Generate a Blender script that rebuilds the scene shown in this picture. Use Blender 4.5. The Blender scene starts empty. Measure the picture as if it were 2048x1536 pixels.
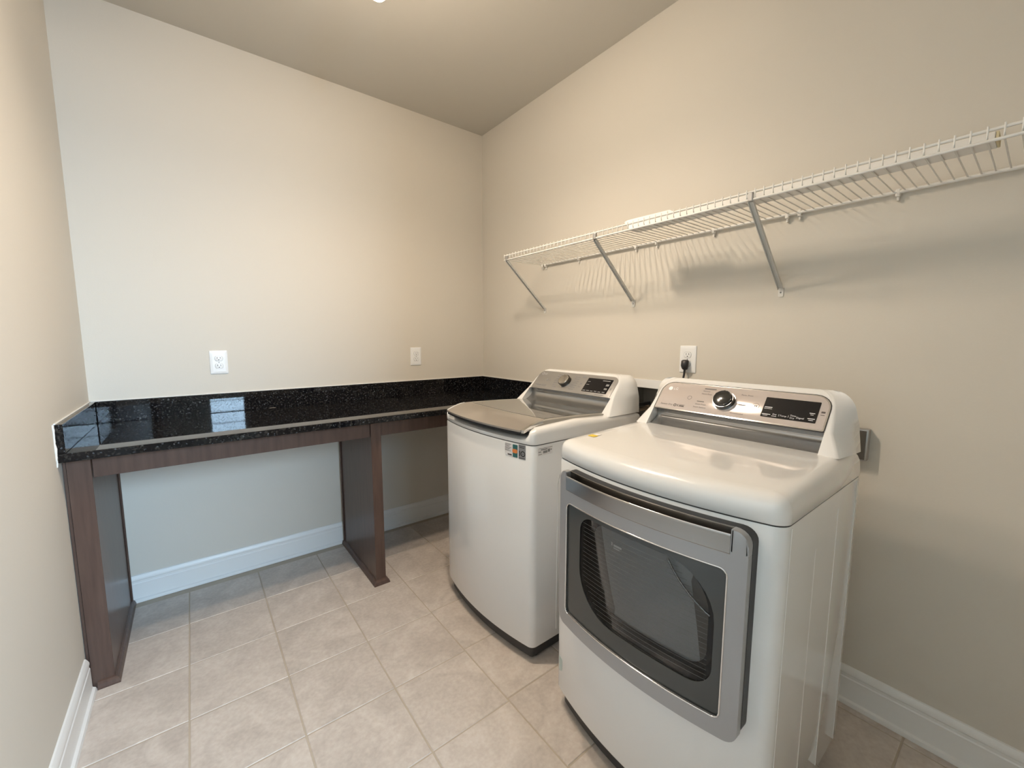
import bpy, bmesh, math, random
from mathutils import Vector, Matrix
random.seed(7)
SC = bpy.context.scene
COL = SC.collection
R = math.radians

# ------------------------------------------------------------------ camera
cam_d = bpy.data.cameras.new('camera'); cam = bpy.data.objects.new('camera', cam_d); COL.objects.link(cam)
cam_d.sensor_fit = 'HORIZONTAL'; cam_d.sensor_width = 36.0
cam_d.lens = 36.0 * 825.7 / 2048.0
cam_d.clip_start = 0.02
YAW, PIT, ROL = 0.660374, 0.110634, 0.000457
fw = Vector((math.sin(YAW)*math.cos(PIT), math.cos(YAW)*math.cos(PIT), -math.sin(PIT)))
rt = Vector((math.cos(YAW), -math.sin(YAW), 0)); up = rt.cross(fw)
r2 = rt*math.cos(ROL) + up*math.sin(ROL); u2 = -rt*math.sin(ROL) + up*math.cos(ROL)
m = Matrix((r2, u2, -fw)).transposed().to_4x4(); m.translation = Vector((-1.7924, -2.6694, 1.3050))
cam.matrix_world = m
SC.camera = cam

# ------------------------------------------------------------------ world, lights, exposure
world = bpy.data.worlds.new('world'); SC.world = world; world.use_nodes = True
bg = world.node_tree.nodes['Background']
bg.inputs[0].default_value = (0.545, 0.745, 1.0, 1); bg.inputs[1].default_value = 128.0
BULB_RADIANCE = 310.0   # glow of the bulb glass
BULB_W = 40.0           # downward throw of each shaded bulb
BULB_COL = (1.0, 0.84, 0.66, 1)
BULBS = [(-1.205, -1.165, 2.486), (-1.00, -1.34, 2.525)]
portal_d = bpy.data.lights.new('window_portal', 'AREA'); portal_d.shape = 'RECTANGLE'
portal_d.size = 1.30; portal_d.size_y = 1.25; portal_d.cycles.is_portal = True
portal = bpy.data.objects.new('window_portal', portal_d); COL.objects.link(portal)
portal.location = (-0.995, -4.91, 2.0); portal.rotation_euler = (R(90), 0, 0)   # faces into the hall
SC.view_settings.view_transform = 'Standard'; SC.view_settings.look = 'None'
SC.view_settings.gamma = 1.0; SC.view_settings.use_curve_mapping = False
SC.view_settings.exposure = 0.0
SC.cycles.use_denoising = True
SC.cycles.max_bounces = 12; SC.cycles.diffuse_bounces = 6; SC.cycles.glossy_bounces = 5
SC.cycles.transparent_max_bounces = 12
SC.cycles.sample_clamp_indirect = 6.0
SC.cycles.caustics_reflective = False; SC.cycles.caustics_refractive = False

# ------------------------------------------------------------------ materials
def srgb(r, g, b):
    f = lambda c: (c/255/12.92) if c/255 <= 0.04045 else ((c/255+0.055)/1.055)**2.4
    return (f(r), f(g), f(b), 1)
def mat(name, col, rough=0.5, metal=0.0, spec=0.5, coat=0.0, bump=None, aniso=0.0, var=None, emit=None):
    ma = bpy.data.materials.new(name); ma.use_nodes = True
    nt = ma.node_tree; b = nt.nodes['Principled BSDF']
    b.inputs['Base Color'].default_value = col; b.inputs['Roughness'].default_value = rough
    b.inputs['Metallic'].default_value = metal; b.inputs['Specular IOR Level'].default_value = spec
    b.inputs['Coat Weight'].default_value = coat; b.inputs['Coat Roughness'].default_value = 0.03
    b.inputs['Anisotropic'].default_value = aniso
    if emit:
        b.inputs['Emission Color'].default_value = emit[0]; b.inputs['Emission Strength'].default_value = emit[1]
    if bump or var:
        tc = nt.nodes.new('ShaderNodeTexCoord')
        n = nt.nodes.new('ShaderNodeTexNoise'); nt.links.new(tc.outputs['Object'], n.inputs['Vector'])
        if bump:
            n.inputs['Scale'].default_value = bump[0]; n.inputs['Detail'].default_value = 3
            bp = nt.nodes.new('ShaderNodeBump'); bp.inputs['Strength'].default_value = bump[1]
            bp.inputs['Distance'].default_value = 0.002
            nt.links.new(n.outputs['Fac'], bp.inputs['Height']); nt.links.new(bp.outputs['Normal'], b.inputs['Normal'])
        if var:   # (scale, other colour)
            n2 = nt.nodes.new('ShaderNodeTexNoise'); n2.inputs['Scale'].default_value = var[0]; n2.inputs['Detail'].default_value = 4
            nt.links.new(tc.outputs['Object'], n2.inputs['Vector'])
            mx = nt.nodes.new('ShaderNodeMix'); mx.data_type = 'RGBA'
            mx.inputs['A'].default_value = col; mx.inputs['B'].default_value = var[1]
            nt.links.new(n2.outputs['Fac'], mx.inputs['Factor']); nt.links.new(mx.outputs['Result'], b.inputs['Base Color'])
    return ma

M = {}
M['wall'] = mat('wall_paint', (0.63, 0.585, 0.515, 1), 0.6, bump=(160, 0.10), spec=0.3)
M['ceiling'] = mat('ceiling_paint', (0.55, 0.52, 0.465, 1), 0.8, bump=(160, 0.08), spec=0.2)
M['trim'] = mat('white_trim', (0.78, 0.77, 0.75, 1), 0.35)
M['grout'] = mat('grout', (0.52, 0.44, 0.35, 1), 0.9, var=(9, (0.40, 0.34, 0.27, 1)))
M['caulk'] = mat('caulk', (0.72, 0.70, 0.66, 1), 0.5)
M['white_enamel'] = mat('white_enamel', (0.74, 0.745, 0.75, 1), 0.2, coat=0.7)
M['white_plastic'] = mat('white_plastic', (0.76, 0.755, 0.75, 1), 0.25, coat=1.0)
M['white_wire'] = mat('white_vinyl_wire', (0.72, 0.70, 0.66, 1), 0.4)
M['plate'] = mat('white_plate', (0.80, 0.80, 0.80, 1), 0.3)
M['liner'] = mat('shaded_liner', (0.24, 0.225, 0.20, 1), 0.5)  # shade of the recess put into the liner colour
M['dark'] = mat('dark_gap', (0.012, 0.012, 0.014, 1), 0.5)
M['slot'] = mat('slot', (0.02, 0.02, 0.02, 1), 0.6)
M['black'] = mat('black_rubber_and_gap_shade', (0.02, 0.02, 0.022, 1), 0.45)
M['base_dark'] = mat('dark_base', (0.03, 0.03, 0.032, 1), 0.4)
M['silver'] = mat('silver_paint', (0.36, 0.36, 0.37, 1), 0.35, metal=0.45)
M['steel'] = mat('brushed_steel', (0.52, 0.50, 0.48, 1), 0.28, metal=1.0, aniso=0.6)
M['lid_steel'] = mat('lid_steel', (0.48, 0.44, 0.40, 1), 0.34, metal=0.75, aniso=0.5)
M['handle_steel'] = mat('handle_steel', (0.36, 0.345, 0.33, 1), 0.22, metal=1.0, aniso=0.5)
M['chrome'] = mat('chrome', (0.75, 0.74, 0.73, 1), 0.12, metal=1.0)
M['strip'] = mat('console_strip', (0.42, 0.42, 0.42, 1), 0.22, metal=0.9)
M['panel_dryer'] = mat('panel_dryer', (0.70, 0.625, 0.595, 1), 0.27, metal=0.45, coat=0.0, aniso=0.97)
_nt = M['panel_dryer'].node_tree; _tg = _nt.nodes.new('ShaderNodeTangent'); _tg.direction_type = 'RADIAL'; _tg.axis = 'Y'
_nt.links.new(_tg.outputs[0], _nt.nodes['Principled BSDF'].inputs['Tangent'])
M['panel_washer'] = mat('panel_washer', (0.36, 0.345, 0.33, 1), 0.35, metal=0.5)
M['display'] = mat('display_glass', (0.006, 0.006, 0.008, 1), 0.06)
M['knob_face'] = mat('knob_face', (0.55, 0.52, 0.48, 1), 0.25, metal=1.0)
M['knob_dark'] = mat('knob_dark', (0.10, 0.10, 0.10, 1), 0.12, metal=0.9)
M['lid_glass'] = mat('lid_glass', (0.16, 0.155, 0.14, 1), 0.04, spec=1.0, coat=1.0)
M['lid_frame'] = mat('lid_frame', (0.36, 0.34, 0.30, 1), 0.3, metal=0.2)
M['door_glass'] = mat('door_glass', (0.055, 0.057, 0.055, 1), 0.07)
M['drum'] = mat('drum', (0.32, 0.295, 0.265, 1), 0.35, metal=0.3)
M['bowl'] = mat('bowl', (0.02, 0.02, 0.025, 1), 0.15)
M['ink_dark'] = mat('ink_dark', (0.06, 0.05, 0.05, 1), 0.5)
M['ink_light'] = mat('ink_light', (0.75, 0.75, 0.78, 1), 0.5)
M['ink_grey'] = mat('ink_grey', (0.22, 0.22, 0.22, 1), 0.5)
M['ink_line'] = mat('ink_line', (0.10, 0.098, 0.095, 1), 0.5)
M['label_white'] = mat('label_white', (0.72, 0.70, 0.70, 1), 0.4)
M['label_teal'] = mat('label_teal', (0.03, 0.13, 0.13, 1), 0.35)
M['label_orange'] = mat('label_orange', (0.70, 0.22, 0.06, 1), 0.35)
M['label_grey'] = mat('label_grey', (0.24, 0.24, 0.25, 1), 0.35)
M['label_yellow'] = mat('label_yellow', (0.75, 0.55, 0.05, 1), 0.4)
M['label_mint'] = mat('label_mint', (0.42, 0.50, 0.49, 1), 0.3)
M['galvanized'] = mat('galvanized', (0.42, 0.41, 0.40, 1), 0.4, metal=0.7)
M['dark_steel'] = mat('dark_steel', (0.20, 0.19, 0.18, 1), 0.22, metal=0.9)
M['brass'] = mat('valve_metal', (0.55, 0.45, 0.33, 1), 0.3, metal=1.0)
M['brace'] = mat('brace_grey', (0.58, 0.57, 0.54, 1), 0.4)
M['carton'] = mat('white_carton', (0.80, 0.78, 0.75, 1), 0.6)
M['carton_end'] = mat('carton_end', (0.62, 0.54, 0.34, 1), 0.6)
M['bulb'] = mat('bulb', (0.9, 0.9, 0.9, 1), 0.3, emit=(BULB_COL, BULB_RADIANCE))
M['nickel'] = mat('nickel', (0.55, 0.52, 0.48, 1), 0.3, metal=1.0)

def wood_mat():
    ma = mat('brown_wood', (0.125, 0.072, 0.05, 1), 0.30, spec=0.28)
    nt = ma.node_tree; b = nt.nodes['Principled BSDF']
    tc = nt.nodes.new('ShaderNodeTexCoord'); mp = nt.nodes.new('ShaderNodeMapping')
    mp.inputs['Scale'].default_value = (30, 30, 2.5)
    nt.links.new(tc.outputs['Object'], mp.inputs['Vector'])
    n = nt.nodes.new('ShaderNodeTexNoise'); n.inputs['Scale'].default_value = 2.0; n.inputs['Detail'].default_value = 5
    nt.links.new(mp.outputs['Vector'], n.inputs['Vector'])
    cr = nt.nodes.new('ShaderNodeValToRGB')
    cr.color_ramp.elements[0].position = 0.3; cr.color_ramp.elements[0].color = (0.075, 0.044, 0.034, 1)
    cr.color_ramp.elements[1].position = 0.7; cr.color_ramp.elements[1].color = (0.105, 0.065, 0.049, 1)
    nt.links.new(n.outputs['Fac'], cr.inputs['Fac']); nt.links.new(cr.outputs['Color'], b.inputs['Base Color'])
    return ma
M['wood'] = wood_mat()

def granite_mat():
    ma = mat('black_granite', (0.006, 0.006, 0.007, 1), 0.025, spec=0.30)
    nt = ma.node_tree; b = nt.nodes['Principled BSDF']
    tc = nt.nodes.new('ShaderNodeTexCoord')
    v = nt.nodes.new('ShaderNodeTexVoronoi'); v.inputs['Scale'].default_value = 210
    nz = nt.nodes.new('ShaderNodeTexNoise'); nz.inputs['Scale'].default_value = 110; nz.inputs['Detail'].default_value = 6
    nt.links.new(tc.outputs['Object'], v.inputs['Vector']); nt.links.new(tc.outputs['Object'], nz.inputs['Vector'])
    cr = nt.nodes.new('ShaderNodeValToRGB'); e = cr.color_ramp.elements
    e[0].position = 0.52; e[0].color = (0.004, 0.004, 0.005, 1); e[1].position = 0.80; e[1].color = (0.050, 0.045, 0.038, 1)
    nt.links.new(nz.outputs['Fac'], cr.inputs['Fac'])
    cr2 = nt.nodes.new('ShaderNodeValToRGB'); e2 = cr2.color_ramp.elements
    e2[0].position = 0.94; e2[0].color = (0, 0, 0, 1); e2[1].position = 0.99; e2[1].color = (0.06, 0.065, 0.07, 1)
    sep = nt.nodes.new('ShaderNodeSeparateColor'); nt.links.new(v.outputs['Color'], sep.inputs['Color'])
    nt.links.new(sep.outputs['Red'], cr2.inputs['Fac'])
    ad = nt.nodes.new('ShaderNodeMix'); ad.data_type = 'RGBA'; ad.blend_type = 'ADD'; ad.inputs['Factor'].default_value = 1
    nt.links.new(cr.outputs['Color'], ad.inputs['A']); nt.links.new(cr2.outputs['Color'], ad.inputs['B'])
    nt.links.new(ad.outputs['Result'], b.inputs['Base Color'])
    return ma
M['granite'] = granite_mat()

def tile_mat():
    ma = mat('ceramic_tile', (0.42, 0.36, 0.30, 1), 0.42)
    nt = ma.node_tree; b = nt.nodes['Principled BSDF']
    tc = nt.nodes.new('ShaderNodeTexCoord'); oi = nt.nodes.new('ShaderNodeObjectInfo')
    mu = nt.nodes.new('ShaderNodeMath'); mu.operation = 'MULTIPLY'; mu.inputs[1].default_value = 37.0
    nt.links.new(oi.outputs['Random'], mu.inputs[0])
    va = nt.nodes.new('ShaderNodeVectorMath'); va.operation = 'ADD'
    cb = nt.nodes.new('ShaderNodeCombineXYZ')
    for k in range(3): nt.links.new(mu.outputs[0], cb.inputs[k])
    nt.links.new(tc.outputs['Object'], va.inputs[0]); nt.links.new(cb.outputs[0], va.inputs[1])
    n1 = nt.nodes.new('ShaderNodeTexNoise'); n1.inputs['Scale'].default_value = 6.5; n1.inputs['Detail'].default_value = 7
    n1.inputs['Distortion'].default_value = 1.2
    n2 = nt.nodes.new('ShaderNodeTexNoise'); n2.inputs['Scale'].default_value = 70; n2.inputs['Detail'].default_value = 3
    nt.links.new(va.outputs[0], n1.inputs['Vector']); nt.links.new(va.outputs[0], n2.inputs['Vector'])
    cr = nt.nodes.new('ShaderNodeValToRGB'); e = cr.color_ramp.elements
    e[0].position = 0.32; e[0].color = (0.49, 0.425, 0.375, 1); e[1].position = 0.68; e[1].color = (0.62, 0.545, 0.485, 1)
    nt.links.new(n1.outputs['Fac'], cr.inputs['Fac'])
    mx = nt.nodes.new('ShaderNodeMix'); mx.data_type = 'RGBA'; mx.blend_type = 'OVERLAY'; mx.inputs['Factor'].default_value = 0.22
    nt.links.new(cr.outputs['Color'], mx.inputs['A']); nt.links.new(n2.outputs['Fac'], mx.inputs['B'])
    nt.links.new(mx.outputs['Result'], b.inputs['Base Color'])
    bp = nt.nodes.new('ShaderNodeBump'); bp.inputs['Strength'].default_value = 0.12; bp.inputs['Distance'].default_value = 0.003
    nt.links.new(n1.outputs['Fac'], bp.inputs['Height']); nt.links.new(bp.outputs['Normal'], b.inputs['Normal'])
    return ma
M['tile'] = tile_mat()

def tint_glass():
    ma = bpy.data.materials.new('tinted_pane'); ma.use_nodes = True; nt = ma.node_tree
    for n in list(nt.nodes): nt.nodes.remove(n)
    out = nt.nodes.new('ShaderNodeOutputMaterial'); tr = nt.nodes.new('ShaderNodeBsdfTransparent')
    tr.inputs[0].default_value = (0.70, 0.70, 0.70, 1)
    gl = nt.nodes.new('ShaderNodeBsdfGlossy'); gl.inputs['Roughness'].default_value = 0.03
    fr = nt.nodes.new('ShaderNodeFresnel'); fr.inputs[0].default_value = 1.5
    mx = nt.nodes.new('ShaderNodeMixShader')
    nt.links.new(fr.outputs[0], mx.inputs[0]); nt.links.new(tr.outputs[0], mx.inputs[1]); nt.links.new(gl.outputs[0], mx.inputs[2])
    nt.links.new(mx.outputs[0], out.inputs[0])
    return ma
M['tint'] = tint_glass()
for _n in M['tint'].node_tree.nodes:
    if _n.type == 'FRESNEL': _n.inputs[0].default_value = 1.28      # coated pane
def clear_glass():
    ma = tint_glass(); ma.name = 'window_glass'
    for n in ma.node_tree.nodes:
        if n.type == 'BSDF_TRANSPARENT': n.inputs[0].default_value = (0.95, 0.98, 0.97, 1)
    return ma
M['glass'] = clear_glass()

# ------------------------------------------------------------------ helpers
def link(name, me, ma, parent=None, loc=None):
    if ma is not None:
        me.materials.clear(); me.materials.append(M[ma] if isinstance(ma, str) else ma)
    o = bpy.data.objects.new(name, me); COL.objects.link(o)
    if parent is not None: o.parent = parent
    if loc is not None: o.location = loc
    return o
def mesh_of(bm, name, smooth=None):
    bmesh.ops.recalc_face_normals(bm, faces=bm.faces[:])
    me = bpy.data.meshes.new(name); bm.to_mesh(me); bm.free()
    if smooth is not None:
        for p in me.polygons: p.use_smooth = True
        me.set_sharp_from_angle(angle=R(smooth))
    return me
def obj(name, bm, ma, parent=None, smooth=None, loc=None):
    return link(name, mesh_of(bm, name, smooth), ma, parent, loc)
def tag(o, label=None, cat=None, group=None, kind=None):
    if label: o['label'] = label
    if cat: o['category'] = cat
    if group: o['group'] = group
    if kind: o['kind'] = kind
    return o
def thing(name, label, cat, loc=(0, 0, 0), rotz=0.0, group=None):
    o = bpy.data.objects.new(name, None); COL.objects.link(o); o.empty_display_size = 0.05
    o.location = loc; o.rotation_euler = (0, 0, rotz)
    return tag(o, label, cat, group)
def box(bm, x0, x1, y0, y1, z0, z1, bev=0.0, seg=2):
    b2 = bmesh.new()
    bmesh.ops.create_cube(b2, size=1.0)
    for v in b2.verts:
        v.co = Vector(((x0+x1)/2 + v.co.x*(x1-x0), (y0+y1)/2 + v.co.y*(y1-y0), (z0+z1)/2 + v.co.z*(z1-z0)))
    if bev > 0: bmesh.ops.bevel(b2, geom=b2.edges[:], offset=bev, segments=seg, profile=0.5, affect='EDGES')
    tmp = bpy.data.meshes.new('t'); b2.to_mesh(tmp); b2.free(); bm.from_mesh(tmp); bpy.data.meshes.remove(tmp)
    return bm
def B(x0, x1, y0, y1, z0, z1, bev=0.0, seg=2): return box(bmesh.new(), x0, x1, y0, y1, z0, z1, bev, seg)
def tube(bm, pts, r, n=6, cap=True):
    pts = [Vector(p) for p in pts]; rings = []
    for i, p in enumerate(pts):
        a = pts[max(i-1, 0)]; c = pts[min(i+1, len(pts)-1)]; d = (c-a).normalized()
        ref = Vector((0, 0, 1)) if abs(d.z) < 0.9 else Vector((0, 1, 0))
        s = d.cross(ref).normalized(); t = d.cross(s).normalized()
        rr = r[i] if isinstance(r, (list, tuple)) else r
        rings.append([bm.verts.new(p + s*rr*math.cos(2*math.pi*k/n) + t*rr*math.sin(2*math.pi*k/n)) for k in range(n)])
    for a, b in zip(rings, rings[1:]):
        for k in range(n): bm.faces.new((a[k], a[(k+1) % n], b[(k+1) % n], b[k]))
    if cap: bm.faces.new(rings[0]); bm.faces.new(rings[-1][::-1])
    return bm
def loft(bm, rings, cap0=True, cap1=True):
    vs = [[bm.verts.new(p) for p in r] for r in rings]; n = len(vs[0])
    for a, b in zip(vs, vs[1:]):
        for k in range(n):
            bm.faces.new((a[k], a[(k+1) % n], b[(k+1) % n], b[k]))
    if cap0: bm.faces.new(vs[0][::-1])
    if cap1: bm.faces.new(vs[-1])
    return bm
def lathe(bm, prof, n=32, center=(0, 0, 0), axis='z'):
    rings = []
    for r, h in prof:
        ring = []
        for k in range(n):
            a = 2*math.pi*k/n
            if axis == 'z': ring.append(Vector((center[0]+r*math.cos(a), center[1]+r*math.sin(a), center[2]+h)))
        rings.append(ring)
    return loft(bm, rings)
def extrude_profile(bm, prof, a, b, fn):
    """prof: closed list of 2D points; fn(p, t) -> 3D; between t=a and t=b."""
    return loft(bm, [[fn(p, a) for p in prof], [fn(p, b) for p in prof]])
def rrect(x0, x1, y0, y1, rad, seg=6):
    """rounded rectangle polygon; rad = r or (bl, br, tr, tl)"""
    if not isinstance(rad, (tuple, list)): rad = (rad,)*4
    out = []
    for (cx, cy, r, a0) in ((x0+rad[0], y0+rad[0], rad[0], 180), (x1-rad[1], y0+rad[1], rad[1], 270),
                            (x1-rad[2], y1-rad[2], rad[2], 0), (x0+rad[3], y1-rad[3], rad[3], 90)):
        for k in range(seg+1):
            a = R(a0 + 90*k/seg); out.append((cx + r*math.cos(a), cy + r*math.sin(a)))
    return out
def plate(poly, n0, n1, fn, bev=0.0, ucuts=0):
    """flat polygon in (p,q) extruded n0..n1, optional bevel of the n1 rim, cut in p, then mapped by fn(p,q,n)"""
    bm = bmesh.new()
    lo = [bm.verts.new((p, q, n0)) for p, q in poly]; hi = [bm.verts.new((p, q, n1)) for p, q in poly]
    n = len(poly)
    bm.faces.new(lo[::-1]); top = bm.faces.new(hi)
    for k in range(n): bm.faces.new((lo[k], lo[(k+1) % n], hi[(k+1) % n], hi[k]))
    if bev > 0:
        bmesh.ops.bevel(bm, geom=list(top.edges), offset=bev, segments=2, profile=0.5, affect='EDGES')
    if ucuts:
        ps = [p for p, q in poly]; a, b = min(ps), max(ps)
        for k in range(1, ucuts):
            x = a + (b-a)*k/ucuts
            bmesh.ops.bisect_plane(bm, geom=bm.verts[:]+bm.edges[:]+bm.faces[:], plane_co=(x, 0, 0), plane_no=(1, 0, 0), dist=1e-5)
    for v in bm.verts: v.co = Vector(fn(v.co.x, v.co.y, v.co.z))
    return bm
def ring_plate(outer, inner, n0, n1, fn, ucuts=0):
    """polygon ring with the same point count inside and out"""
    bm = bmesh.new(); n = len(outer)
    A = [bm.verts.new((p, q, n0)) for p, q in outer]; Bv = [bm.verts.new((p, q, n1)) for p, q in outer]
    C = [bm.verts.new((p, q, n1)) for p, q in inner]; D = [bm.verts.new((p, q, n0)) for p, q in inner]
    for X, Y in ((A, Bv), (Bv, C), (C, D), (D, A)):
        for k in range(n): bm.faces.new((X[k], X[(k+1) % n], Y[(k+1) % n], Y[k]))
    if ucuts:
        ps = [p for p, q in outer]; a, b = min(ps), max(ps)
        for k in range(1, ucuts):
            x = a + (b-a)*k/ucuts
            bmesh.ops.bisect_plane(bm, geom=bm.verts[:]+bm.edges[:]+bm.faces[:], plane_co=(x, 0, 0), plane_no=(1, 0, 0), dist=1e-5)
    for v in bm.verts: v.co = Vector(fn(v.co.x, v.co.y, v.co.z))
    return bm
def text_bm(bm, s, size, fn, align='LEFT', n=0.0):
    """lettering as flat mesh mapped with fn(p,q,n)"""
    cu = bpy.data.curves.new('t', 'FONT'); cu.body = s; cu.size = size; cu.align_x = align; cu.resolution_u = 2
    o = bpy.data.objects.new('t', cu); COL.objects.link(o)
    me = bpy.data.meshes.new_from_object(o.evaluated_get(bpy.context.evaluated_depsgraph_get()))
    b0 = len(bm.verts); bm.from_mesh(me); bm.verts.ensure_lookup_table()
    bpy.data.objects.remove(o); bpy.data.curves.remove(cu); bpy.data.meshes.remove(me)
    return b0
def lettering(name, items, ma, parent, fn, n=0.0006):
    """items: (text, p, q, size) or ('-', p, q, w, h) for an unreadable printed line"""
    bm = bmesh.new()
    for it in items:
        if it[0] == '-':
            _, p, q, w, h = it
            vs = [bm.verts.new(fn(a, b, n)) for a, b in ((p, q), (p+w, q), (p+w, q+h), (p, q+h))]; bm.faces.new(vs)
        elif it[0] == 'o':
            _, p, q, r0, r1 = it
            k = 20
            A = [bm.verts.new(fn(p+r0*math.cos(6.2832*i/k), q+r0*math.sin(6.2832*i/k), n)) for i in range(k)]
            C = [bm.verts.new(fn(p+r1*math.cos(6.2832*i/k), q+r1*math.sin(6.2832*i/k), n)) for i in range(k)]
            for i in range(k): bm.faces.new((A[i], A[(i+1) % k], C[(i+1) % k], C[i]))
        else:
            s, p, q, size = it[:4]
            b0 = text_bm(bm, s, size, fn, it[4] if len(it) > 4 else 'LEFT')
            for v in bm.verts[b0:]: v.co = Vector(fn(p+v.co.x, q+v.co.y, n))
    return tag(obj(name, bm, ma, parent), kind='stuff')

# ------------------------------------------------------------------ room shell
W = 2.176; H = 2.777; YR = -3.40; YH = -4.80
def struct(name, bm, ma, parent=None, smooth=None):
    o = obj(name, bm, ma, parent, smooth)
    if parent is None: tag(o, kind='structure')
    return o
struct('ceiling', B(-3.0, 0.12, YH-0.12, 0.12, H, H+0.1), 'ceiling')
struct('wall_back', B(-W-0.12, 0.12, 0, 0.12, -0.05, H), 'wall')
struct('wall_left', B(-W-0.12, -W, YR, 0, -0.05, H), 'wall')
# right wall with the recess opening for the laundry supply box
BX = (-1.605, -1.375, 0.875, 1.062)   # y0, y1, z0, z1 of the opening
wr = bmesh.new()
box(wr, 0, 0.12, YH, BX[0], -0.05, H); box(wr, 0, 0.12, BX[1], 0, -0.05, H)
box(wr, 0, 0.12, BX[0], BX[1], -0.05, BX[2]); box(wr, 0, 0.12, BX[0], BX[1], BX[3], H)
box(wr, 0.10, 0.12, BX[0], BX[1], BX[2], BX[3])
struct('wall_right', wr, 'wall')
# rear wall with the doorway that the photograph is taken from
DX0, DX1, DZ = -2.10, -1.30, 2.08
wq = bmesh.new()
box(wq, -W-0.12, DX0, YR-0.12, YR, -0.05, H); box(wq, DX1, 0, YR-0.12, YR, -0.05, H); box(wq, DX0, DX1, YR-0.12, YR, DZ, H)
struct('wall_rear', wq, 'wall')
tr = bmesh.new()
for s in (YR, YR-0.132):
    box(tr, DX0-0.07, DX0+0.005, s, s+0.012, 0, DZ+0.07, 0.003); box(tr, DX1-0.005, DX1+0.07, s, s+0.012, 0, DZ+0.07, 0.003)
    box(tr, DX0, DX1, s, s+0.012, DZ, DZ+0.07, 0.003)
struct('trim_1', tr, 'trim')
# hall beyond the doorway with the glazed opening that lets the daylight in
struct('wall_hall_left', B(-3.0, -2.88, YH, YR-0.12, -0.05, H), 'wall')
wh = bmesh.new(); box(wh, -2.88, -W-0.12, YR-0.12, YR-0.0, -0.05, H); struct('wall_hall_return', wh, 'wall')
WX0, WX1, WZ0, WZ1 = -1.64, -0.35, 1.385, 2.62
wv = bmesh.new()
box(wv, -3.0, WX0, YH-0.12, YH, -0.05, H); box(wv, WX1, 0.12, YH-0.12, YH, -0.05, H)
box(wv, WX0, WX1, YH-0.12, YH, -0.05, WZ0); box(wv, WX0, WX1, YH-0.12, YH, WZ1, H)
struct('wall_hall_rear', wv, 'wall')
win = bpy.data.objects.new('window_1', None); COL.objects.link(win); tag(win, kind='structure')
wf = bmesh.new(); t = 0.028
box(wf, WX0, WX0+t, YH-0.09, YH-0.03, WZ0, WZ1); box(wf, WX1-t, WX1, YH-0.09, YH-0.03, WZ0, WZ1)
box(wf, WX0+t, WX1-t, YH-0.09, YH-0.03, WZ0, WZ0+t); box(wf, WX0+t, WX1-t, YH-0.09, YH-0.03, WZ1-t, WZ1)
obj('window_frame', wf, 'trim', win)
for z in (1.45, 1.62, 1.79, 1.96, 2.13, 2.30, 2.47):
    obj('muntin', B(WX0+t, WX1-t, YH-0.075, YH-0.055, z-0.005, z+0.005), 'trim', win)
obj('pane', B(WX0+t, WX1-t, YH-0.068, YH-0.064, WZ0+t, WZ1-t), 'glass', win)

# ------------------------------------------------------------------ floor with separate tiles
fl = struct('floor', B(-3.0, 0.12, YH, 0, -0.05, -0.0022), 'grout')
P = 0.305; GX, GY, G = -1.8806, -0.3694, 0.005
def tile_bm(w, d):
    bm = B(-w/2, w/2, -d/2, d/2, -0.006, 0.0)
    ed = [e for e in bm.edges if all(abs(v.co.z) < 1e-6 for v in e.verts)]
    bmesh.ops.bevel(bm, geom=ed, offset=0.0016, segments=1, affect='EDGES')
    return bm
tile_meshes = {}
nt_ = 0
for i in range(-4, 7):
    for j in range(-1, 15):
        jog = 0.010 if i >= 3 else 0.0
        x0, x1 = GX + i*P + G/2, GX + (i+1)*P - G/2
        y1, y0 = GY - (j-0)*P - G/2 + jog, GY - (j+1)*P + G/2 + jog
        x0, x1 = max(x0, -2.88), min(x1, -0.001); y1, y0 = min(y1, -0.001), max(y0, YH)
        if y0 > YR and x1 <= -W: continue
        if y0 > YR: x0 = max(x0, -W+0.001)
        if x1-x0 < 0.012 or y1-y0 < 0.012: continue
        key = (round(x1-x0, 4), round(y1-y0, 4))
        if key not in tile_meshes:
            tile_meshes[key] = mesh_of(tile_bm(*key), 'tile'); tile_meshes[key].materials.append(M['tile'])
        o = bpy.data.objects.new('tile', tile_meshes[key]); COL.objects.link(o); o.parent = fl
        o.location = ((x0+x1)/2, (y0+y1)/2, random.uniform(-0.0004, 0.0004))

# ------------------------------------------------------------------ baseboards
BBP = [(0, 0), (0.024, 0), (0.024, 0.006), (0.0215, 0.014), (0.014, 0.019), (0.013, 0.022), (0.013, 0.094), (0.0105, 0.098),
       (0.0105, 0.108), (0.0125, 0.111), (0.0125, 0.118), (0.008, 0.128), (0.0045, 0.134), (0, 0.136)]
def baseboard(name, a, b, fn, sub=None):
    bm = bmesh.new(); extrude_profile(bm, BBP, a, b, fn); return struct(name, bm, 'trim', None, 30)
bb = bmesh.new()
extrude_profile(bb, BBP, -2.100, -1.097, lambda p, t: Vector((t, -p[0], p[1])))
extrude_profile(bb, BBP, -1.045, -0.001, lambda p, t: Vector((t, -p[0], p[1])))
struct('baseboard_back', bb, 'trim', None, 30)
baseboard('baseboard_left', YR, -0.612, lambda p, t: Vector((-W + p[0], t, p[1])))
baseboard('baseboard_right', YR, -0.03, lambda p, t: Vector((-p[0], t, p[1])))

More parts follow.
